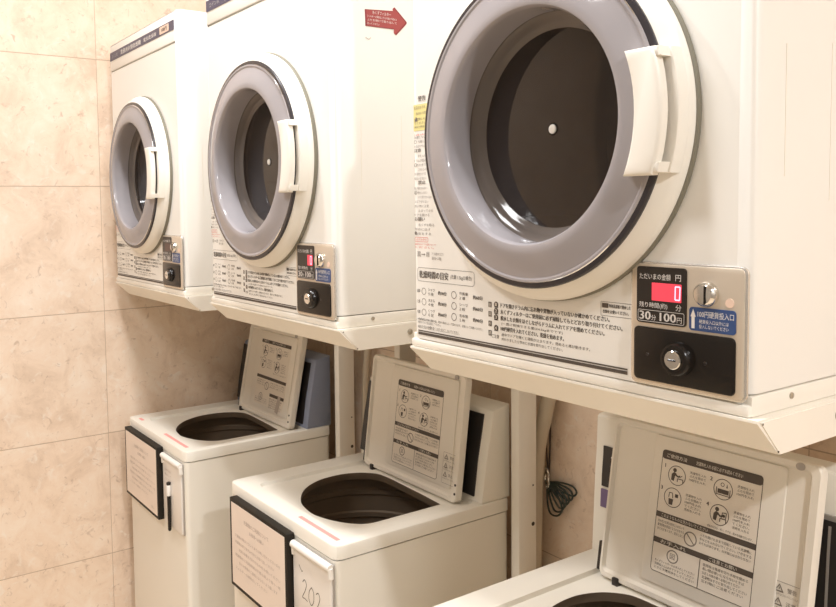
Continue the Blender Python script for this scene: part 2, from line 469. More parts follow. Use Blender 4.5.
    bm = bmesh.new(); slab(bm, rrect(.449, .5955, -.0085, .1375, .007), front(0), 0, .0045, .002, 2); P('control_panel', bm, 'champagne')
    f = front(-.0045)
    DX = .0028; f0 = f; f = lambda u, v, w=0.: f0(u + DX, v, w)
    bm = bmesh.new(); slab(bm, rrect(.455, .5225, .0655, .134, .004), f, 0, .0015); dp = P('display_panel', bm, 'blackpanel')
    k = Ink(); k.text('ただいまの金額', .459, .1185, .0075, .043); k.text('円', .5085, .1185, .0075)
    k.cut(); k.text('残り時間(約)', .459, .0835, .0075, .039); k.text('分', .509, .0835, .0075)
    k.cut(); k.text('30', .4595, .0695, .0102, .0155, .0004); k.text('分', .476, .0695, .0065); k.text('100', .488, .0695, .0102, .0215, .0004); k.text('円', .511, .0695, .0065)
    k.frame(.457, .5205, .0675, .0815, .0005)
    stamp('display_lettering', k, f, .0018, 'whiteink', dp, base)
    bm = bmesh.new(); lathe(bm, [(.0145, -.0045), (.0145, -.008), (.0135, -.0115), (.0105, -.0145), (.003, -.0152)], (.5512, .1065), 'Y', 40, cap1=True); cs_ = P('coin_slot', bm, 'chrome')
    bm = bmesh.new(); rbox(bm, .5537, .5555, -.0165, -.0120, .0965, .1165, .0004, 1); P('slit', bm, 'black', cs_)
    bm = bmesh.new(); lathe(bm, [(.0052, -.0045), (.0052, -.0052)], (.5785, .0985), 'Y', 24, cap1=True); P('round_sticker', bm, 'pinkdot')
    bm = bmesh.new(); slab(bm, rrect(.5265, .5835, .0635, .0905, .004), f, 0, .0012); cl = P('coin_label', bm, 'blue')
    k = Ink(); k.text('100円硬貨投入口', .5375, .0795, .0075, .044); k.cut(); k.text('硬貨投入口以外には', .5395, .0725, .0045, .036); k.text('投入しないでください', .5395, .0668, .0045, .036)
    k.cut(); k.poly([(.5298, .066), (.5338, .066), (.5338, .0795), (.5352, .0795), (.5318, .0885), (.5284, .0795), (.5298, .0795)])
    stamp('label_lettering', k, f, .0015, 'whiteink', cl, base)
    bm = bmesh.new(); slab(bm, rrect(.4515, .5835, -.0045, .0605, .006), f, 0, .0022, .0012); lp = P('lock_plate', bm, 'black')
    bm = bmesh.new(); lathe(bm, [(.0205, -.0065), (.0200, -.0125), (.0175, -.0165), (.0135, -.0175), (.0105, -.0165)], (.5168, .0275), 'Y', 48); P('lock_ring', bm, 'black', lp)
    bm = bmesh.new(); lathe(bm, [(.0108, -.0110), (.0108, -.0188), (.0098, -.0198), (.0020, -.0200)], (.5168, .0275), 'Y', 40, cap1=True); P('lock_cylinder', bm, 'chrome', lp)
    bm = bmesh.new(); rbox(bm, .5118, .5218, -.0206, -.0196, .0264, .0286, .0003, 1); P('keyhole', bm, 'black', lp)
    for u in (.474, .551):
        bm = bmesh.new(); lathe(bm, [(.0022, -.0066), (.0018, -.0073)], (u, .0275), 'Y', 14, cap1=True); P('rivet', bm, 'blackpanel', lp)
    # printed instructions on the front
    F = front(0); k = Ink()
    k.rect(.0175, .4405, .0012, .0032); k.cut(); k.rect(.0175, .4405, -.0045, .0000)
    stamp('stripe', k, F, .0005, 'ink', root, base)
    k = Ink()
    k.frame(.0165, .1575, .0855, .1085, .0006, .005)
    k.text('乾燥時間の目安', .0215, .0910, .0125, .074, .0004); k.text('(衣類 1.5kgの場合)', .101, .0930, .0080, .050)
    k.cut()
    for j in range(3):
        z = .066 - .0175*j
        k.text(('綿', '化', '毛')[j] + '類', .0150, z, .006, .008)
        k.ring(.033, z+.003, .0058, .0008, 14)
        k.text(('シャツ', 'タオル', 'くつ下')[j], .0445, z+.004, .0052, .017); k.text(('５枚', '４枚', '６足')[j], .0445, z-.003, .0052, .014)
        k.text(('約30分', '約30分', '約60分')[j], .070, z, .0062, .021, .0003)
        k.ring(.109, z+.003, .0062, .0009, 14)
        k.text(('作業着', 'シーツ', '毛布類')[j], .122, z+.004, .0052, .020); k.text(('２着', '２枚', '１枚')[j], .122, z-.003, .0052, .014)
        k.text(('約60分', '約60分', '約90分')[j], .154, z, .0062, .022, .0003)
    k.cut(); k.text('※乾燥時間は衣類の種類や量、脱水の具合によって変わります。目安としてお使いください。', .0165, .0195, .0042, .16)
    k.text('※乾きにくいときは追加してください。', .0165, .0145, .0042, .06)
    k.cut(); k.text('※ぬれたままの衣類を長くいれたままにしないでください。', .0165, .0060, .0062, .105)
    stamp('time_guide', k, F, .0004, 'ink', root, base)
    k = Ink()
    for j, c in enumerate('使用手順'):
        k.rect(.1885, .1955, .0575 - j*.0143, .0655 - j*.0143)
    for j, z in enumerate((.0590, .0495, .0400, .0240)):
        k.disc(.205, z+.0035, .0046, 16); k.rect(.2005, .2095, z-.0009, z+.0001)
    L = [('ドアを開きドラム内に忘れ物や異物が入っていないか確かめてください。', .0590, .198),
         ('糸くずフィルターはご使用前に必ず掃除してもとどおり取り付けてください。', .0495, .218),
         ('脱水した衣類をほぐしながらドラムに入れてドアを閉めてください。', .0400, .190),
         ('100円硬貨を入れてください。乾燥を始めます。', .0245, .122)]
    for s_, z, w in L: k.cut(); k.text(s_, .2145, z, .0068, w, .0002)
    k.cut()
    for s_, z, w in [('(一度に乾燥できる量は4.5kgまでです)', .0330, .118), ('途中でドアを開くと運転が止まります。閉めると再び動きます。', .0170, .165), ('終わりましたら早めに衣類を取り出してください。', .0100, .118)]: k.text(s_, .2165, z, .0046, w)
    k.text('ご注意', .196, .0120, .0058, .015)
    stamp('instructions', k, F, .0004, 'ink', root, base)
    k = Ink()
    for j, c in enumerate('使用手順'): k.text(c, .1892, .0582 - j*.0143, .0062, .0056)
    for j, z in enumerate((.0590, .0495, .0400, .0240)): k.text('1234'[j], .2036, z+.0012, .0050, .0028, .0003)
    stamp('step_numbers', k, F, .0007, 'paper', root, base)
    k = Ink(); k.frame(.3985, .4465, .0665, .0850, .0005, .001); k.text('専用洗濯機で脱水した', .4115, .0775, .0048, .033, .0002); k.text('衣類をお使いください。', .4015, .0700, .0048, .040, .0002); k.rect(.4005, .4105, .0770, .0830)
    stamp('small_notice', k, F, .0004, 'ink', root, base)
    # warning column at the left edge
    k = Ink(); k.rect(.0095, .049, .3350, .3780); yl = stamp('yellow_label', k, F, .0003, 'yellow', root, base)
    k = Ink()
    k.text('警告', .022, .3830, .0085, .020, .0004)
    k.cut(); k.text('火災のおそれ', .011, .3700, .0055, .030); k.text('油の付いた衣類', .016, .3610, .0050, .03)
    k.poly([(.012, .3505), (.021, .3505), (.0165, .3590)])
    for j in range(3): k.text(('は乾燥しない', 'でください', '(発火の原因)')[j], .012, .3520 - .0065*j, .0042, .034 - .004*j)
    z = .322
    rows = ['改造しない', '分解しない', '水をかけない', '注意', '手を入れない', 'ドラムが回る', 'ぬれた手で', 'さわらない', '子供だけで', '使わせない', '禁止', '重い物をのせない', '硬い物を入れない', 'ドアに寄りかからない', 'ぶら下がらない', '熱い物に注意', '止まってから', 'ドアを開ける', 'お願い', '糸くずを取る', '早めに出す', '換気をする']
    for j, s_ in enumerate(rows):
        big = s_ in ('注意', '禁止', 'お願い')
        ww = (.018 if big else .031) + .0009*max(0, j-8)
        k.text(s_, .0105 + (.010 if j % 3 == 1 else 0), z, .0062 if big else .0046, ww, .0004 if big else 0)
        if j in (2, 7, 13, 17): k.cut()
        if j in (2, 7, 13): k.ring(.0140, z+.0100, .0034, .0008, 14)
        z -= .0088 if big else .0074
    k.cut(); k.disc(.0128, .1655, .0030, 12)
    k.cut(); k.text('漏電', .0165, .1265, .0090, .009); k.text('遮断', .0400, .1265, .0090, .009)
    k.rect(.0275, .0345, .1300, .1312); k.poly([(.0345, .1285), (.0345, .1327), (.0375, .1306)])
    k.cut(); k.text('アースを確かめてください', .055, .1300, .0050, .030); k.text('販売店へご相談', .055, .1225, .0050, .024)
    stamp('warning_print', k, F, .0006, 'greyink', root, base)
    k = Ink(); k.frame(.0105, .0455, .1510, .1590, .0007, .002); k.text('必ずお守り', .0135, .1530, .0042, .028)
    k.cut(); k.text('運転中はドアを開けないで', .0105, .1455, .0032, .055); k.text('ください。', .0105, .1405, .0032, .05); k.cut(); k.text('消火', .0105, .3270, .0028, .03)
    stamp('red_print', k, F, .0006, 'redink', root, base)
    return root, base

d3, dbase = make_dryer()
d1 = copy_tree(d3); d1.location = (K1 + dbase[0], dbase[1], dbase[2])
d2 = copy_tree(d3); d2.location = (K2 + dbase[0], dbase[1], dbase[2])
tag(d3, 'large cream coin dryer with lit red display, above the lid with four bold pictograms', 'dryer', 'coin dryers in a row')
tag(d2, 'cream coin dryer with a red arrow sticker on its side', 'dryer', 'coin dryers in a row')
tag(d1, 'cream coin dryer with unlit display next to the marble side wall', 'dryer', 'coin dryers in a row')
# the readouts differ from dryer to dryer
def sub(root, stem_):
    return next(c for c in root.children if c.name.split('.')[0] == stem_)
def readout(root, u0, lit):
    dp = sub(root, 'display_panel'); f = lambda u, v, w=0.: front(-.0045)(u + .0028, v, w)
    bm = bmesh.new(); slab(bm, rrect(u0, .5165, .0935, .1150, .0008), f, .0010, .0019); finish('red_readout' if lit else 'readout_window', bm, 'red' if lit else 'darkred', dp, dbase)
    if lit:
        k = Ink(); u, v = .5085, .0965
        for a in (((u, v), (u+.006, v)), ((u, v+.0155), (u+.0065, v+.0155)), ((u, v), (u+.0003, v+.0155)), ((u+.006, v), (u+.0065, v+.0155))): k.stroke(a, .0017)
        stamp('lit_digit', k, f, .0022, 'digit', dp, dbase)
readout(d3, .4765, True); readout(d2, .497, True); readout(d1, .4765, False)
# red arrow sticker on the middle dryer's side
AR = [(.0745, .596), (.1445, .6005), (.1430, .6060), (.1465, .6080), (.1765, .5825), (.1765, .5790), (.1500, .5535), (.1455, .5560), (.1460, .5645), (.0755, .5640)]
bm = bmesh.new(); slab(bm, AR, side(W), 0, .0008); ar = finish('arrow_sticker', bm, 'reddark', d2, dbase); ar['label'] = 'red arrow sticker pointing right'
c0 = Vector((.118, .5805)); k = Ink(); k.poly([tuple(c0 + (Vector(p)-c0)*.93) for p in AR]); stamp('sticker_face', k, side(W), .0010, 'redsign', ar, dbase)
k = Ink(); k.text('糸くずフィルター', .092, .5885, .0070, .045); k.cut(); k.text('フィルターの掃除はこちらの面の下側から', .0790, .5815, .0046, .072); k.text('ふたを開けて取り出して', .0790, .5745, .0046, .072); k.text('行ってください', .0790, .5675, .0042, .030)
stamp('sticker_lettering', k, side(W), .0013, 'whiteink', ar, dbase)
k = Ink(); k.stroke([(.075, .5420), (.083, .5385), (.088, .5425)], .0015); stamp('scuff_mark', k, side(W), .0005, 'paleink', d2, dbase)

# ------------------------------------------------------------------ stands under the dryers
def make_stand():
    base = (.30, .29, FLOOR)
    root = empty('dryer_stand', base)
    P = lambda name, bm, m, par=None: finish(name, bm, m, par or root, base)
    bm = bmesh.new()
    pr = [(-.003, -.0268), (-.003, -.0300), (.0415, -.0715), (.585, -.0715), (.585, -.0268)]
    slab(bm, pr, lambda u, v, w=0.: Vector((w, u, v)), -.002, .611, 0)
    P('tray', bm, 'steel_paint')
    # end plate with its folded edge on the right
    bm = bmesh.new()
    pr = [(.003, -.0296), (.0425, -.0710), (.583, -.0705), (.583, -.0285)]
    slab(bm, pr, side(.611), 0, .0012); pl = P('end_plate', bm, 'steel_paint')
    for y, z in ((.168, -.046), (.43, -.046)):
        bm = bmesh.new(); lathe(bm, [(.006, .6120), (.0058, .6145), (.003, .6160)], (y, z), 'X', 16, cap1=True); P('bolt', bm, 'bolt', pl)
    for y, z in ((.0060, -.0315), (.0385, -.0675)):
        bm = bmesh.new(); lathe(bm, [(.0012, .6120), (.0012, .6126)], (y, z), 'X', 10, cap1=True); P('rivet_hole', bm, 'hole', pl)
    for x, y0 in ((.5552, .509), (.07, .526)):
        bm = bmesh.new(); rbox(bm, x, x+.0268, y0, y0+.058, FLOOR, -.0715, .0025, 2); po = P('post', bm, 'steel_paint')
        for z, r in ((-.455, .0022), (-.549, .0050)):
            bm = bmesh.new(); lathe(bm, [(r, x+.0268), (r, x+.0274)], (.555, z), 'X', 14, cap1=True); P('bolt_hole', bm, 'hole', po)
    return root, base
s3, sb = make_stand()
s1 = copy_tree(s3); s1.location = (K1+sb[0], sb[1], sb[2])
s2 = copy_tree(s3); s2.location = (K2+sb[0], sb[1], sb[2])
tag(s3, 'cream steel stand carrying the dryer over the pictogram-lid washer', 'stand', 'dryer stands')
tag(s2, 'cream steel stand carrying the dryer with the arrow sticker', 'stand', 'dryer stands')
tag(s1, 'cream steel stand carrying the dryer beside the marble side wall', 'stand', 'dryer stands')

# ------------------------------------------------------------------ washers
WX0, WX1, WY0, WZ, WZS = .0331, .5444, .0216, -.4875, -.5179
def ray_loop(poly, c, angs):
    out = []
    for t in angs:
        d = (math.cos(t), math.sin(t)); best = None
        for (a, b) in zip(poly, poly[1:] + poly[:1]):
            ex, ey = b[0]-a[0], b[1]-a[1]; den = d[0]*ey - d[1]*ex
            if abs(den) < 1e-12: continue
            s_ = ((a[0]-c[0])*ey - (a[1]-c[1])*ex)/den; q = ((a[0]-c[0])*d[1] - (a[1]-c[1])*d[0])/den
            if s_ > 0 and -1e-6 <= q <= 1+1e-6 and (best is None or s_ < best): best = s_
        out.append((c[0] + d[0]*best, c[1] + d[1]*best))
    return out

def make_washer(k, oy, lean, style, full, lx0=.1155, lx1=.4985):
    base = (k + .289, .27 + oy, FLOOR)
    root = empty('washing_machine', base)
    off = Vector(base) - Vector((k, oy, 0))
    P = lambda name, bm, m, par=None, ang=35: finish(name, bm, m, par or root, off, ang)
    ST = lambda name, ink, F, w, m, par: stamp(name, ink, F, w, m, par, off)
    # body: open-topped shell
    bm = bmesh.new(); pl = rrect(WX0+.0015, WX1-.0015, WY0+.0015, .515, .014)
    a = [bm.verts.new((x, y, FLOOR)) for x, y in pl]; b = [bm.verts.new((x, y, WZS-.0025)) for x, y in pl]
    a2 = [bm.verts.new((.289+(x-.289)*.98, .27+(y-.27)*.98, WZS-.0025)) for x, y in pl]
    for i in range(len(pl)):
        j = (i+1) % len(pl); bm.faces.new((a[i], a[j], b[j], b[i])); bm.faces.new((b[i], b[j], a2[j], a2[i]))
    bm.faces.new(a[::-1]); bmesh.ops.recalc_face_normals(bm, faces=bm.faces)
    P('body', bm, 'washer')
    # top cover with recess and D-shaped mouth
    C0 = (.30, .25); angs = [2*PI*i/160 for i in range(160)]
    mouth = [(.463, .369), (.38, .375), (.25, .381), (.200, .378), (.172, .360), (.153, .335), (.140, .295), (.141, .245), (.152, .208), (.178, .165), (.215, .131), (.262, .104), (.310, .093), (.350, .092), (.400, .108), (.438, .132), (.458, .158), (.463, .185)]
    sm = [(v.x, v.y) for v in spline([(x, y, 0) for x, y in mouth[2:]], 4)]
    mouth = mouth[:2] + sm
    bm = bmesh.new()
    def L(poly, z): return [bm.verts.new((x, y, z)) for x, y in ray_loop(poly, C0, angs)]
    o = rrect(WX0, WX1, WY0, .52, .018)
    ii = rrect(WX0+.005, WX1-.005, WY0+.005, .515, .014)
    rc = rrect(.100, .520, .068, .43, .02); rd = rrect(.1035, .517, .071, .427, .02)
    ml = ray_loop(mouth, C0, angs)
    lip = [(C0[0] + (x-C0[0])*1.02, C0[1] + (y-C0[1])*1.02) for x, y in ml]
    loops = [L(o, WZS), L(o, WZ-.005), L(rrect(WX0+.0015, WX1-.0015, WY0+.0015, .5185, .017), WZ-.0015), L(ii, WZ), L(rc, WZ), L(rd, WZ-.008), [bm.verts.new((x, y, WZ-.008)) for x, y in lip], [bm.verts.new((x, y, WZ-.0095)) for x, y in ml]]
    for A, B in zip(loops, loops[1:]):
        for i in range(160):
            j = (i+1) % 160; bm.faces.new((A[i], A[j], B[j], B[i]))
    bmesh.ops.recalc_face_normals(bm, faces=bm.faces)
    P('top_cover', bm, 'washer', ang=30)
    bm = bmesh.new()
    lo = [[bm.verts.new((C0[0]+(x-C0[0])*q, C0[1]+(y-C0[1])*q, z)) for x, y in ml] for q, z in ((1.0, WZ-.0097), (1.008, WZ-.016), (1.03, WZ-.029))]
    for A, B in zip(lo, lo[1:]):
        for i in range(160):
            j = (i+1) % 160; bm.faces.new((A[i], A[j], B[j], B[i]))
    bmesh.ops.recalc_face_normals(bm, faces=bm.faces); P('tub_collar', bm, 'tub')
    bm = bmesh.new()
    prof = [(.150, -.512), (.2040, -.513)]
    z = -.515
    for q in range(4):
        prof += [(.2045, z), (.2045, z-.036), (.1995, z-.040), (.1995, z-.052), (.2045, z-.056)]; z -= .062
    prof += [(.2045, -.84), (.19, -.865), (.05, -.87), (.03, -.84), (.01, -.83)]
    lathe(bm, prof[1:], (.305, .262), 'Z', 96, cap1=True); P('tub', bm, 'tub')
    # lid, leaning back
    ca, sa = math.cos(lean), math.sin(lean); LY, LZ = .3842, WZ - .002
    FL = lambda u, v, w=0.: Vector((u, LY + v*sa - w*ca, LZ + v*ca + w*sa))
    bm = bmesh.new(); x0, x1, h = lx0, lx1, .3010
    po = rrect(x0, x1, 0, h, .014, 6); pi_ = rrect(x0+.006, x1-.014, .010, h-.010, .010, 6); pj = rrect(x0+.010, x1-.019, .015, h-.015, .008, 6)
    rows_ = [[bm.verts.new(FL(u, v, w)) for u, v in pp] for pp, w in ((rrect(x0+.004, x1-.004, .004, h-.004, .012, 6), -.022), (po, -.018), (po, -.003), (rrect(x0+.002, x1-.002, .002, h-.002, .013, 6), 0), (pi_, 0), (pj, -.007))]
    for A, B in zip(rows_, rows_[1:]):
        for i in range(len(A)):
            j = (i+1) % len(A); bm.faces.new((A[i], A[j], B[j], B[i]))
    bm.faces.new(rows_[0][::-1]); bm.faces.new(rows_[-1])
    bmesh.ops.recalc_face_normals(bm, faces=bm.faces)
    lid = P('lid', bm, 'lid')
    bm = bmesh.new(); slab(bm, rrect(.205, .445 if full else .47, .026, .286, .006), FL, -.008, -.0035, .0015); P('lid_pad', bm, 'lid', lid)
    for u, v in ((.4930, .022), (.4930, .043)):
        bm = bmesh.new(); slab(bm, [(u + .003*math.cos(t), v + .003*math.sin(t)) for t in [2*PI*i/12 for i in range(12)]], FL, -.001, .0012); P('lid_screw', bm, 'hole', lid)
    bm = bmesh.new(); slab(bm, [(.466 + .007*math.cos(t), .2935 + .006*math.sin(t)) for t in [2*PI*i/16 for i in range(16)]], FL, -.001, .0030, .001); P('lid_catch', bm, 'greyframe', lid)
    bm = bmesh.new(); slab(bm, rrect(lx0-.006, lx0, .008, .062, .002), FL, -.020, -.002); P('hinge_cover', bm, 'blackpanel', lid)
    bm = bmesh.new(); rbox(bm, .150, .163, LY-.004, LY+.012, WZ-.010, WZ+.006, .002, 2); P('hinge_pin', bm, 'blackpanel', lid)
    # instruction label on the lid
    a0, a1, b0, b1 = (.223, .409, .048, .263) if full else (.236, .440, .040, .262)
    if style == 2: a0, a1, b0, b1 = .236, .420, .036, .252
    bm = bmesh.new(); slab(bm, rrect(a0, a1, b0, b1, .006), FL, -.0036, -.0030); P('lid_label', bm, 'paper', lid)
    U = lambda s_: a0 + (a1-a0)*s_
    V = lambda s_: b0 + (b1-b0)*s_
    sc = (a1-a0)/.186
    k_ = Ink(); kp = Ink(); kg = Ink()
    if style != 1: k_.frame(a0, a1, b0, b1, .0010, .006)
    k_.cut(); k_.poly(rrect(a0, a1, V(.925), b1, .006) if style != 1 else rrect(a0, a1, V(.93), b1-.004, .003))
    if style == 1:
        k_.cut(); k_.rect(a0, a1, V(.395), V(.44)); k_.cut(); k_.rect(U(.52), a1, V(.165), V(.21)); k_.cut()
    else:
        k_.cut(); k_.rect(a0, a1, V(.445), V(.49)); k_.cut(); k_.rect(a0, a1, V(.235), V(.28)); k_.cut(); k_.rect(U(.495), U(.502), b0, V(.235))
    kp.text('ご使用方法', U(.05), V(.943), .0070, .04); kp.cut(); kp.text('洗濯物を入れる前に必ずお読みください', U(.36), V(.943), .0068, .085*sc)
    if style != 1: kp.cut(); kp.text('このようなものは洗わないでください', U(.06), V(.453), .0065, .09); kp.cut(); kp.text('お手入れ', U(.08), V(.243), .0065, .05); kp.cut(); kp.text('ご注意とお願い', U(.58), V(.243), .0065, .05)
    k_.cut()
    # four pictograms
    spots = ((.175, .815), (.645, .815), (.155, .63), (.635, .615))
    for q, (uu, vv) in enumerate(spots):
        cu, cv = U(uu), V(vv); r = .0178*sc*.97
        k_.ring(cu, cv, r, .0012, 32)
        S_ = lambda dx, dy: (cu + dx*r, cv + dy*r)
        if q in (0, 3):          # a person bending over a washer
            k_.disc(*S_(-.28, .50), .21*r, 14)
            k_.poly([S_(-.62, -.55), S_(-.30, -.62), S_(-.20, -.10), S_(-.05, .18), S_(-.35, .30), S_(-.60, .05)])
            k_.stroke([S_(-.25, .15), S_(.12, -.10), S_(.38, .02)], .17*r)
            k_.stroke([S_(.10, -.62), S_(.10, -.28), S_(.72, -.28), S_(.72, -.62)], .09*r)
            if q == 3: k_.stroke([S_(.25, -.2), S_(.3, .3), S_(.7, .35), S_(.68, -.25)], .08*r); k_.disc(*S_(.46, .02), .15*r, 10)
            else: k_.stroke([S_(.35, -.1), S_(.6, .1)], .07*r)
        elif q == 1:             # clothes going into the tub
            k_.rect(cu-.55*r, cu+.6*r, cv-.42*r, cv+.0*r); k_.stroke([S_(-.68, .12), S_(-.68, -.55), S_(.72, -.55), S_(.72, .12)], .08*r)
            k_.ring(*S_(-.1, .45), .2*r, .06*r, 12); k_.poly([S_(.30, .22), S_(.46, .22), S_(.38, .62)])
        else:                    # a dark basket and a box of powder
            k_.poly([S_(-.45, -.15), S_(.10, -.15), S_(.02, -.75), S_(-.38, -.75)]); k_.stroke([S_(-.45, -.05), S_(-.40, .45), S_(-.05, .45), S_(.02, -.05)], .08*r)
            k_.rect(cu+.25*r, cu+.60*r, cv+.10*r, cv+.45*r)
        k_.cut(); k_.text('1234'[(0, 1, 2, 3)[q]], cu - r - .0075, cv + r*.55, .0065, None, .0003)
        kg.cut(); k_.cut()
        for j in range(5 if q > 1 else 3):
            kg.text(('洗濯物を入れ', 'ふたを閉めて', '100円を入れ', 'てください。', '洗剤を入れる')[j], cu + r + .007, cv + .010 - .0062*j, .0045, .031*sc if q in (0, 2) else .029*sc)
    lo_ = .37 if style != 1 else .32
    for j in range(3):
        kg.text(('防水性の衣類は絶対に入れないで', '異常振動の原因になりけがをする', 'おそれがあります。脱水しない')[j], U(.03), V(.405 if style != 1 else .35) - .0068*j, .0050, .052*sc)
        kg.text(('ふたを開けたままで回転している洗濯槽に', '手などを入れないでください。けがをする', 'おそれがあります。お子様にはさわらせない')[j], U(.47), V(.405 if style != 1 else .35) - .0068*j, .0050, .092*sc)
    k2_ = Ink(); k2_.ring(U(.38), V(.355 if style != 1 else .30), .0125*sc, .0022); k2_.stroke([(U(.38)-.008, V(.355)+.008), (U(.38)+.008, V(.355)-.008)] if style != 1 else [(U(.38)-.008, V(.30)+.008), (U(.38)+.008, V(.30)-.008)], .002)
    k2_.cut(); k2_.ring(U(.22), V(.165 if style != 1 else .12), .0115*sc, .0020)
    k2_.text('図', U(.22)-.005, V(.165 if style != 1 else .12)-.005, .010, None)
    kg.cut()
    for j in range(3): kg.text(('糸くずフィルターをお手入れしてください', '洗剤投入口は水ですすいでください', 'ときどき槽洗浄をしてください')[j], U(.04), V(.085) - .0062*j, .0045, .078*sc)
    kg.cut()
    for j in range(5): kg.text(('使用後は電源を切り水栓を閉める', '長い間お使いにならないときは', 'お近くの係の者へお知らせください', '洗濯物はすぐに取り出してください', '忘れ物にご注意ください')[j], U(.53), V(.19 if style != 1 else .12) - .0068*j, .0050, (.080 - .006*(j % 3))*sc)
    kg.cut(); kg.text('運転中は注水、洗い、すすぎ、脱水を自動で行います。', U(.53), V(.50), .0042, .08*sc)
    ST('label_print', k_, FL, -.0026, 'ink', lid)
    ST('label_text', kg, FL, -.0027, 'greyink' if style == 1 else 'ink', lid)
    ST('label_heading', kp, FL, -.0023, 'paper', lid)
    ST('label_symbols', k2_, FL, -.0027, 'greyink', lid)
    if style == 1:               # a curled brown corner of tape on this lid's label
        bm = bmesh.new(); slab(bm, [(.392, .034), (.412, .030), (.418, .085), (.402, .088)], FL, -.0026, -.0019); P('tape_scrap', bm, 'paleink', lid)
    else:                        # small warning stickers low on the right
        kw = Ink()
        for j in range(3):
            kw.cut(); v0 = .096 - .021*j
            kw.loop([(.4495+dx*1.0, v0+dy) for dx, dy in ((-.0075, -.002), (.0075, -.002), (0, .0105))], [(.4495+dx*.62, v0+.0012+dy*.62) for dx, dy in ((-.0075, -.002), (.0075, -.002), (0, .0105))])
            kw.rect(.449, .4502, v0+.002, v0+.0055)
            kw.text(('警告', '注意', '禁止')[j], .462, v0, .0075, .015)
            kw.text('ふたに手をはさまないようにしてください', .441, v0-.0075, .0035, .040)
        kw.cut(); kw.frame(.4385, .4845, .036, .110, .0006, .002)
        ST('warning_stickers', kw, FL, -.0063 if full else -.0028, 'greyink', lid)
    # console behind the lid
    if style != 3: pr = [(.430, WZ+.0005), (.437, -.44), (.443, -.397), (.459, -.317), (.466, -.276), (.471, -.271), (.5195, -.262), (.5195, WZ+.0005)]
    else: pr = [(.462, WZ+.0005), (.470, -.33), (.474, -.286), (.477, -.217), (.481, -.212), (.5195, -.208), (.5195, WZ+.0005)]
    pts = [Vector((0, *p)) for p in pr]
    bm = bmesh.new()
    slab(bm, pr, lambda u, v, w=0.: Vector((w, u, v)), .037, .541, .003, 2)
    con = P('console', bm, {1: 'blueplastic', 2: 'washer', 3: 'washer'}[style])
    if style == 1: con['label'] = 'blue-grey control console'
    def facing(x0, x1, zl, zh, w0, w1):
        """plate lying on the sloping front of the console"""
        bm = bmesh.new(); fr = [(y, z) for y, z in pr[:5]]
        def yat(z):
            for (ya, za), (yb, zb) in zip(fr, fr[1:]):
                if za <= z <= zb: return ya + (yb-ya)*(z-za)/(zb-za)
            return fr[-1][0] if z > fr[-1][1] else fr[0][0]
        zs = [zl + (zh-zl)*i/8 for i in range(9)]
        poly = [(yat(z)-w1, z) for z in zs] + [(yat(z)-w0, z) for z in zs[::-1]]
        slab(bm, poly, lambda u, v, w=0.: Vector((w, u, v)), x0, x1); return bm, yat
    if style != 3:
        bm, _ = facing(.0355, .513, -.476, -.284, -.002, .0035); cp = P('console_panel', bm, 'darkplastic', con)
        bm = bmesh.new(); lathe(bm, [(.0022, .4265), (.0020, .4245)], (.475, -.415), 'Y', 12, cap1=True); P('indicator', bm, 'greyframe', con)
    else:
        bm, yat = facing(.056, .122, -.352, -.272, -.002, .0030); P('console_panel', bm, 'darkplastic', con)
        kk = Ink()
        for z in (-.291, -.307, -.346): kk.disc(.084, z+.002, .0030, 12)
        ST('panel_marks', kk, front(.4660), .0022, 'whiteink', con)
        bm, _ = facing(.055, .122, -.394, -.358, -.002, .0030); P('lilac_panel', bm, 'lilac', con)
        kk = Ink(); kk.text('切 入', .071, -.440, .012, .026, .0004); ST('switch_lettering', kk, front(.4585), .0015, 'ink', con)
        bm, _ = facing(.400, .534, -.478, -.278, -.002, .0040); P('panel_frame', bm, 'greyframe', con)
        bm, _ = facing(.408, .527, -.470, -.286, -.002, .0055); P('panel_glass', bm, 'darkplastic', con)
        bm, _ = facing(.492, .496, -.462, -.294, 0, .0065); P('panel_stripe', bm, 'greyframe', con)
    # stickers on the front rim of the top
    for x0_, x1_ in {1: ((.085, .118), (.318, .500)), 2: ((.355, .518),), 3: ((.350, .515),)}[style]:
        bm = bmesh.new(); slab(bm, rrect(x0_, x1_, .0415, .0515, .001), top(WZ), 0, .0006); P('pink_sticker', bm, 'pink')
    root.location = base
    return root

w1 = make_washer(K1 - .0224, -.0022, .193, 1, False, .135, .505)
w2 = make_washer(K2, 0., .1274, 2, False)
w3 = make_washer(K3 - .0225, -.0187, .1642, 3, True)
tag(w1, 'open cream washing machine with a blue-grey console, beside the marble side wall', 'washing machine', 'open washers in a row')
tag(w2, 'open cream washing machine with white console and a handwritten card on its front', 'washing machine', 'open washers in a row')
tag(w3, 'open cream washing machine whose large lid shows four bold circled pictograms', 'washing machine', 'open washers in a row')

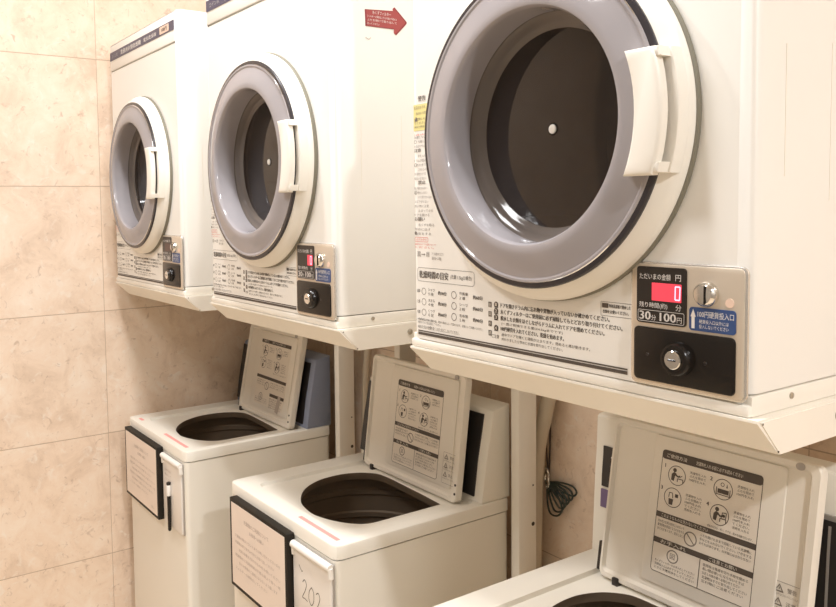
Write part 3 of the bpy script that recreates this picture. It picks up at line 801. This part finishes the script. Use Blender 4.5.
# ------------------------------------------------------------------ notices hung on the washers
def notice(k, oy, full_text):
    SX = 0. if full_text else .017
    y = WY0 + oy + .0012
    base = (k + .225, y, -.737)
    root = empty('framed_notice', base)
    F = lambda u, v, w=0.: Vector((k + u, y - w, v))
    bm = bmesh.new(); slab(bm, rrect(.076 - SX, .372 - SX*.4, -.7385, -.5135, .002), F, .001, .021, .001)
    fr = finish('frame', bm, 'frame', root, base)
    bm = bmesh.new(); slab(bm, rrect(.0855 - SX, .3625 - SX*.4, -.7290, -.5225, .001), F, .0200, .0213); sh = finish('sheet', bm, 'sheet', root, base)
    kk = Ink()
    kk.text('洗濯機のご利用について', .155, -.560, .0105, .13); kk.text('お客様へお願い', .185, -.578, .0095, .075)
    kk.cut()
    for j, (a, b) in enumerate(((.105, .235), (.105, .205), (.125, .215), (.105, .235), (.125, .20), (.105, .17))):
        kk.text(('ご使用の際はフロントまでお申し付けくださいませ', '洗濯物は終了後すみやかにお取り出しください', '洗剤は備え付けのものをお使いください', '乾燥機のご利用時間は午前七時より夜十一時', '他のお客様のご迷惑にならないよう願います', 'フィルターの掃除をしてください')[j], a, -.605 - .0165*j, .0078, b)
    kk.cut(); kk.text('支配人', .30, -.717, .0085, .03)
    stamp('notice_text', kk, F, .0216, 'paleink' if full_text else 'paleink', sh, base)
    return root
tag(notice(K2, 0., True), 'black-framed notice on the washing machine front, beside the handwritten card', 'notice', 'framed notices')
tag(notice(K1 - .0224, -.0022, False), 'black-framed notice on the washing machine front, beside the hanging marker pen', 'notice', 'framed notices')

def pocket(k, oy, hand):
    PX = 0. if hand else .012
    y = WY0 + oy + .0012
    base = (k + .458, y, -.746)
    root = empty('card_holder', base)
    F = lambda u, v, w=0.: Vector((k + u, y - w, v))
    bm = bmesh.new(); slab(bm, rrect(.381, .540 - PX, -.746 + PX*.6, -.526, .003), F, .0005, .004, .001); finish('back_plate', bm, 'greyframe', root, base)
    bm = bmesh.new(); slab(bm, rrect(.379, .536 - PX, -.744 + PX*.6, -.530, .003), F, .004, .0085, .001); cd = finish('card', bm, 'card', root, base)
    bm = bmesh.new(); tube(bm, [F(.3785, -.5335, .0085), F(.45, -.5335, .0090), F(.538 - PX, -.5335, .0085)], .0085, 14); tube(bm, [F(.535 - PX, -.5335, .0085), F(.5355 - PX, -.556, .0070)], .0062, 10)
    tube(bm, [F(.3815, -.5335, .0085), F(.3815, -.556, .0070)], .0062, 10); finish('roll_top', bm, 'white', root, base)
    kk = Ink()
    if hand:
        kk.stroke([F2 for F2 in ((.405, -.572), (.412, -.579), (.418, -.583))], .0016); kk.stroke([(.416, -.584), (.421, -.581)], .0014)
        def wr(pts): kk.stroke([(v.x, v.y) for v in spline([(a, b, 0) for a, b in pts], 5)], .0018)
        wr([(.420, -.606), (.428, -.598), (.436, -.606), (.430, -.622), (.418, -.640), (.428, -.640), (.440, -.642)])
        wr([(.458, -.604), (.448, -.616), (.446, -.634), (.456, -.644), (.466, -.632), (.466, -.612), (.457, -.604)])
        wr([(.476, -.612), (.486, -.606), (.492, -.616), (.484, -.634), (.474, -.652), (.488, -.652), (.502, -.650)])
        stamp('handwriting', kk, F, .0088, 'ink', cd, base)
    else:
        for j in range(3): kk.text(('使用中は札を', '裏返して', 'ください')[j], .395, -.575 - .014*j, .007, .05)
        stamp('card_text', kk, F, .0088, 'paleink', cd, base)
    return root
tag(pocket(K2, 0., True), 'white card holder with a handwritten number on the card', 'card holder', 'card holders')
tag(pocket(K1 - .0224, -.0022, False), 'white card holder with a marker pen hanging in front of it', 'card holder', 'card holders')

kx = K1 - .0224; yb_ = WY0 - .0022 + .0012 - .0085 - .0062
base = (kx + .440, yb_, -.748)
pen = empty('marker_pen', base)
bm = bmesh.new(); lathe(bm, [(.0035, -.748), (.0052, -.744), (.0056, -.640)], (kx+.440, yb_), 'Z', 18, True, True); finish('barrel', bm, 'black', pen, base)
bm = bmesh.new(); lathe(bm, [(.0060, -.641), (.0064, -.637), (.0064, -.612), (.0050, -.609)], (kx+.440, yb_), 'Z', 18, True, True); cp = finish('cap', bm, 'white', pen, base)
bm = bmesh.new(); lathe(bm, [(.0045, -.609), (.0066, -.606), (.0066, -.601), (.004, -.599)], (kx+.440, yb_), 'Z', 18, True, True); finish('cap_knob', bm, 'blackpanel', cp, base)
tag(pen, 'black marker pen with white cap hanging before the card holder', 'pen')

# ------------------------------------------------------------------ things on the back wall
def hose(name, pts, r, label):
    bm = bmesh.new(); tube(bm, spline(pts, 8), r, 12)
    base = pts[-1]; o = finish(name, bm, 'hose', None, base); o.location = base
    return tag(o, label, 'hose', 'pale hoses')
hose('water_hose', [(K2-.215, .622, .20), (K2-.202, .622, -.07), (K2-.199, .620, -.20), (K2-.204, .612, -.36), (K2-.215, .612, -.60), (K2-.22, .612, -1.0), (K2-.22, .612, FLOOR+.001)], .011, 'thin pale hose behind the stand post beside the blue-grey console')
hose('water_hose', [(-.205, .625, .20), (-.225, .625, -.0715), (-.243, .62, -.17), (-.272, .612, -.30), (-.300, .612, -.45), (-.31, .612, -.9), (-.31, .612, FLOOR+.001)], .018, 'pale hose slanting behind the post, beside the bundled dark cord')
base = (-.285, .652, -.56)
wr_ = empty('hanging_cord', base)
bm = bmesh.new()
tube(bm, spline([(-.280, .652, -.0715), (-.283, .652, -.17), (-.290, .652, -.28), (-.293, .652, -.38), (-.297, .652, -.47)], 8), .0022, 8)
tube(bm, spline([(-.305, .652, -.0715), (-.308, .652, -.25), (-.304, .652, -.40), (-.297, .652, -.47)], 8), .0018, 8)
finish('cord', bm, 'wirebrown', wr_, base)
bm = bmesh.new(); tube(bm, spline([(-.302, .648, -.445), (-.293, .646, -.455), (-.292, .646, -.485), (-.301, .648, -.492), (-.305, .648, -.47)], 6, True), .0030, 8); finish('metal_clip', bm, 'chrome', wr_, base)
bm = bmesh.new(); rr = random.Random(3)
for q in range(6):
    a = q*.16
    e0 = Vector((-.205 - q*.011, .648 - .0012*q, -.478 - q*.0145))
    s0 = Vector((-.296, .650, -.478)); d = (e0 - s0); n = Vector((-d.z, 0, d.x)).normalized()*(.012 + .002*q)
    tube(bm, spline([s0, s0 + d*.4 + n*.8, s0 + d*.85 + n, e0, s0 + d*.85 - n, s0 + d*.4 - n*.8, s0 + Vector((0, -.002, -.004))], 7), .0024, 6)
finish('wire_bundle', bm, 'wire', wr_, base)
tag(wr_, 'dark cord with a tied bundle of loops hanging on the brown tiled wall', 'cord')

# ------------------------------------------------------------------ light
def area(name, loc, rot, sx, sy, power, col):
    l = bpy.data.lights.new(name, 'AREA'); l.shape = 'RECTANGLE'; l.size = sx; l.size_y = sy; l.energy = power; l.color = col
    o = bpy.data.objects.new(name, l); COL.objects.link(o); o.location = loc; o.rotation_euler = rot
    return o
for x, y, e in ((2.6, -.48, 58), (.35, -.30, 15), (-.55, -.38, 20)):
    o = area('downlight', (x, y, CEIL-.02), (0, 0, 0), .14, .14, e, (.985, .985, 1.)); o.data.shape = 'DISK'
area('ceiling_fill', (-.3, -1.5, CEIL-.03), (0, 0, 0), .6, .6, 27, (.985, .985, 1.))  # unseen soft fill, added to brighten the machine fronts and lower parts
w = bpy.data.worlds.new('World'); S.world = w; w.use_nodes = True
bg = w.node_tree.nodes['Background']; bg.inputs[0].default_value = (1, .95, .88, 1); bg.inputs[1].default_value = .0

# ------------------------------------------------------------------ camera
f, yaw, pitch, roll = 813.05, .5881, .0625, -.0139
cd = bpy.data.cameras.new('Camera'); cam = bpy.data.objects.new('Camera', cd); COL.objects.link(cam)
fw = Vector((-math.cos(yaw)*math.cos(pitch), math.sin(yaw)*math.cos(pitch), -math.sin(pitch)))
r = fw.cross(Vector((0, 0, 1))).normalized(); u = r.cross(fw)
r2 = r*math.cos(roll) + u*math.sin(roll); u2 = -r*math.sin(roll) + u*math.cos(roll)
mw = Matrix((r2, u2, -fw)).transposed().to_4x4(); mw.translation = (1.0914, -.8413, .2097)
cam.matrix_world = mw
cd.sensor_width = 36; cd.lens = f/836*36; cd.shift_x = 62.18/836; cd.shift_y = -45.09/836
cd.clip_start = .02
S.camera = cam

S.view_settings.view_transform = 'Standard'; S.view_settings.look = 'None'
S.view_settings.exposure = 0.17; S.view_settings.gamma = 1; S.view_settings.use_curve_mapping = False
S.cycles.max_bounces = 12; S.cycles.transparent_max_bounces = 16; S.cycles.diffuse_bounces = 6
S.cycles.use_denoising = True
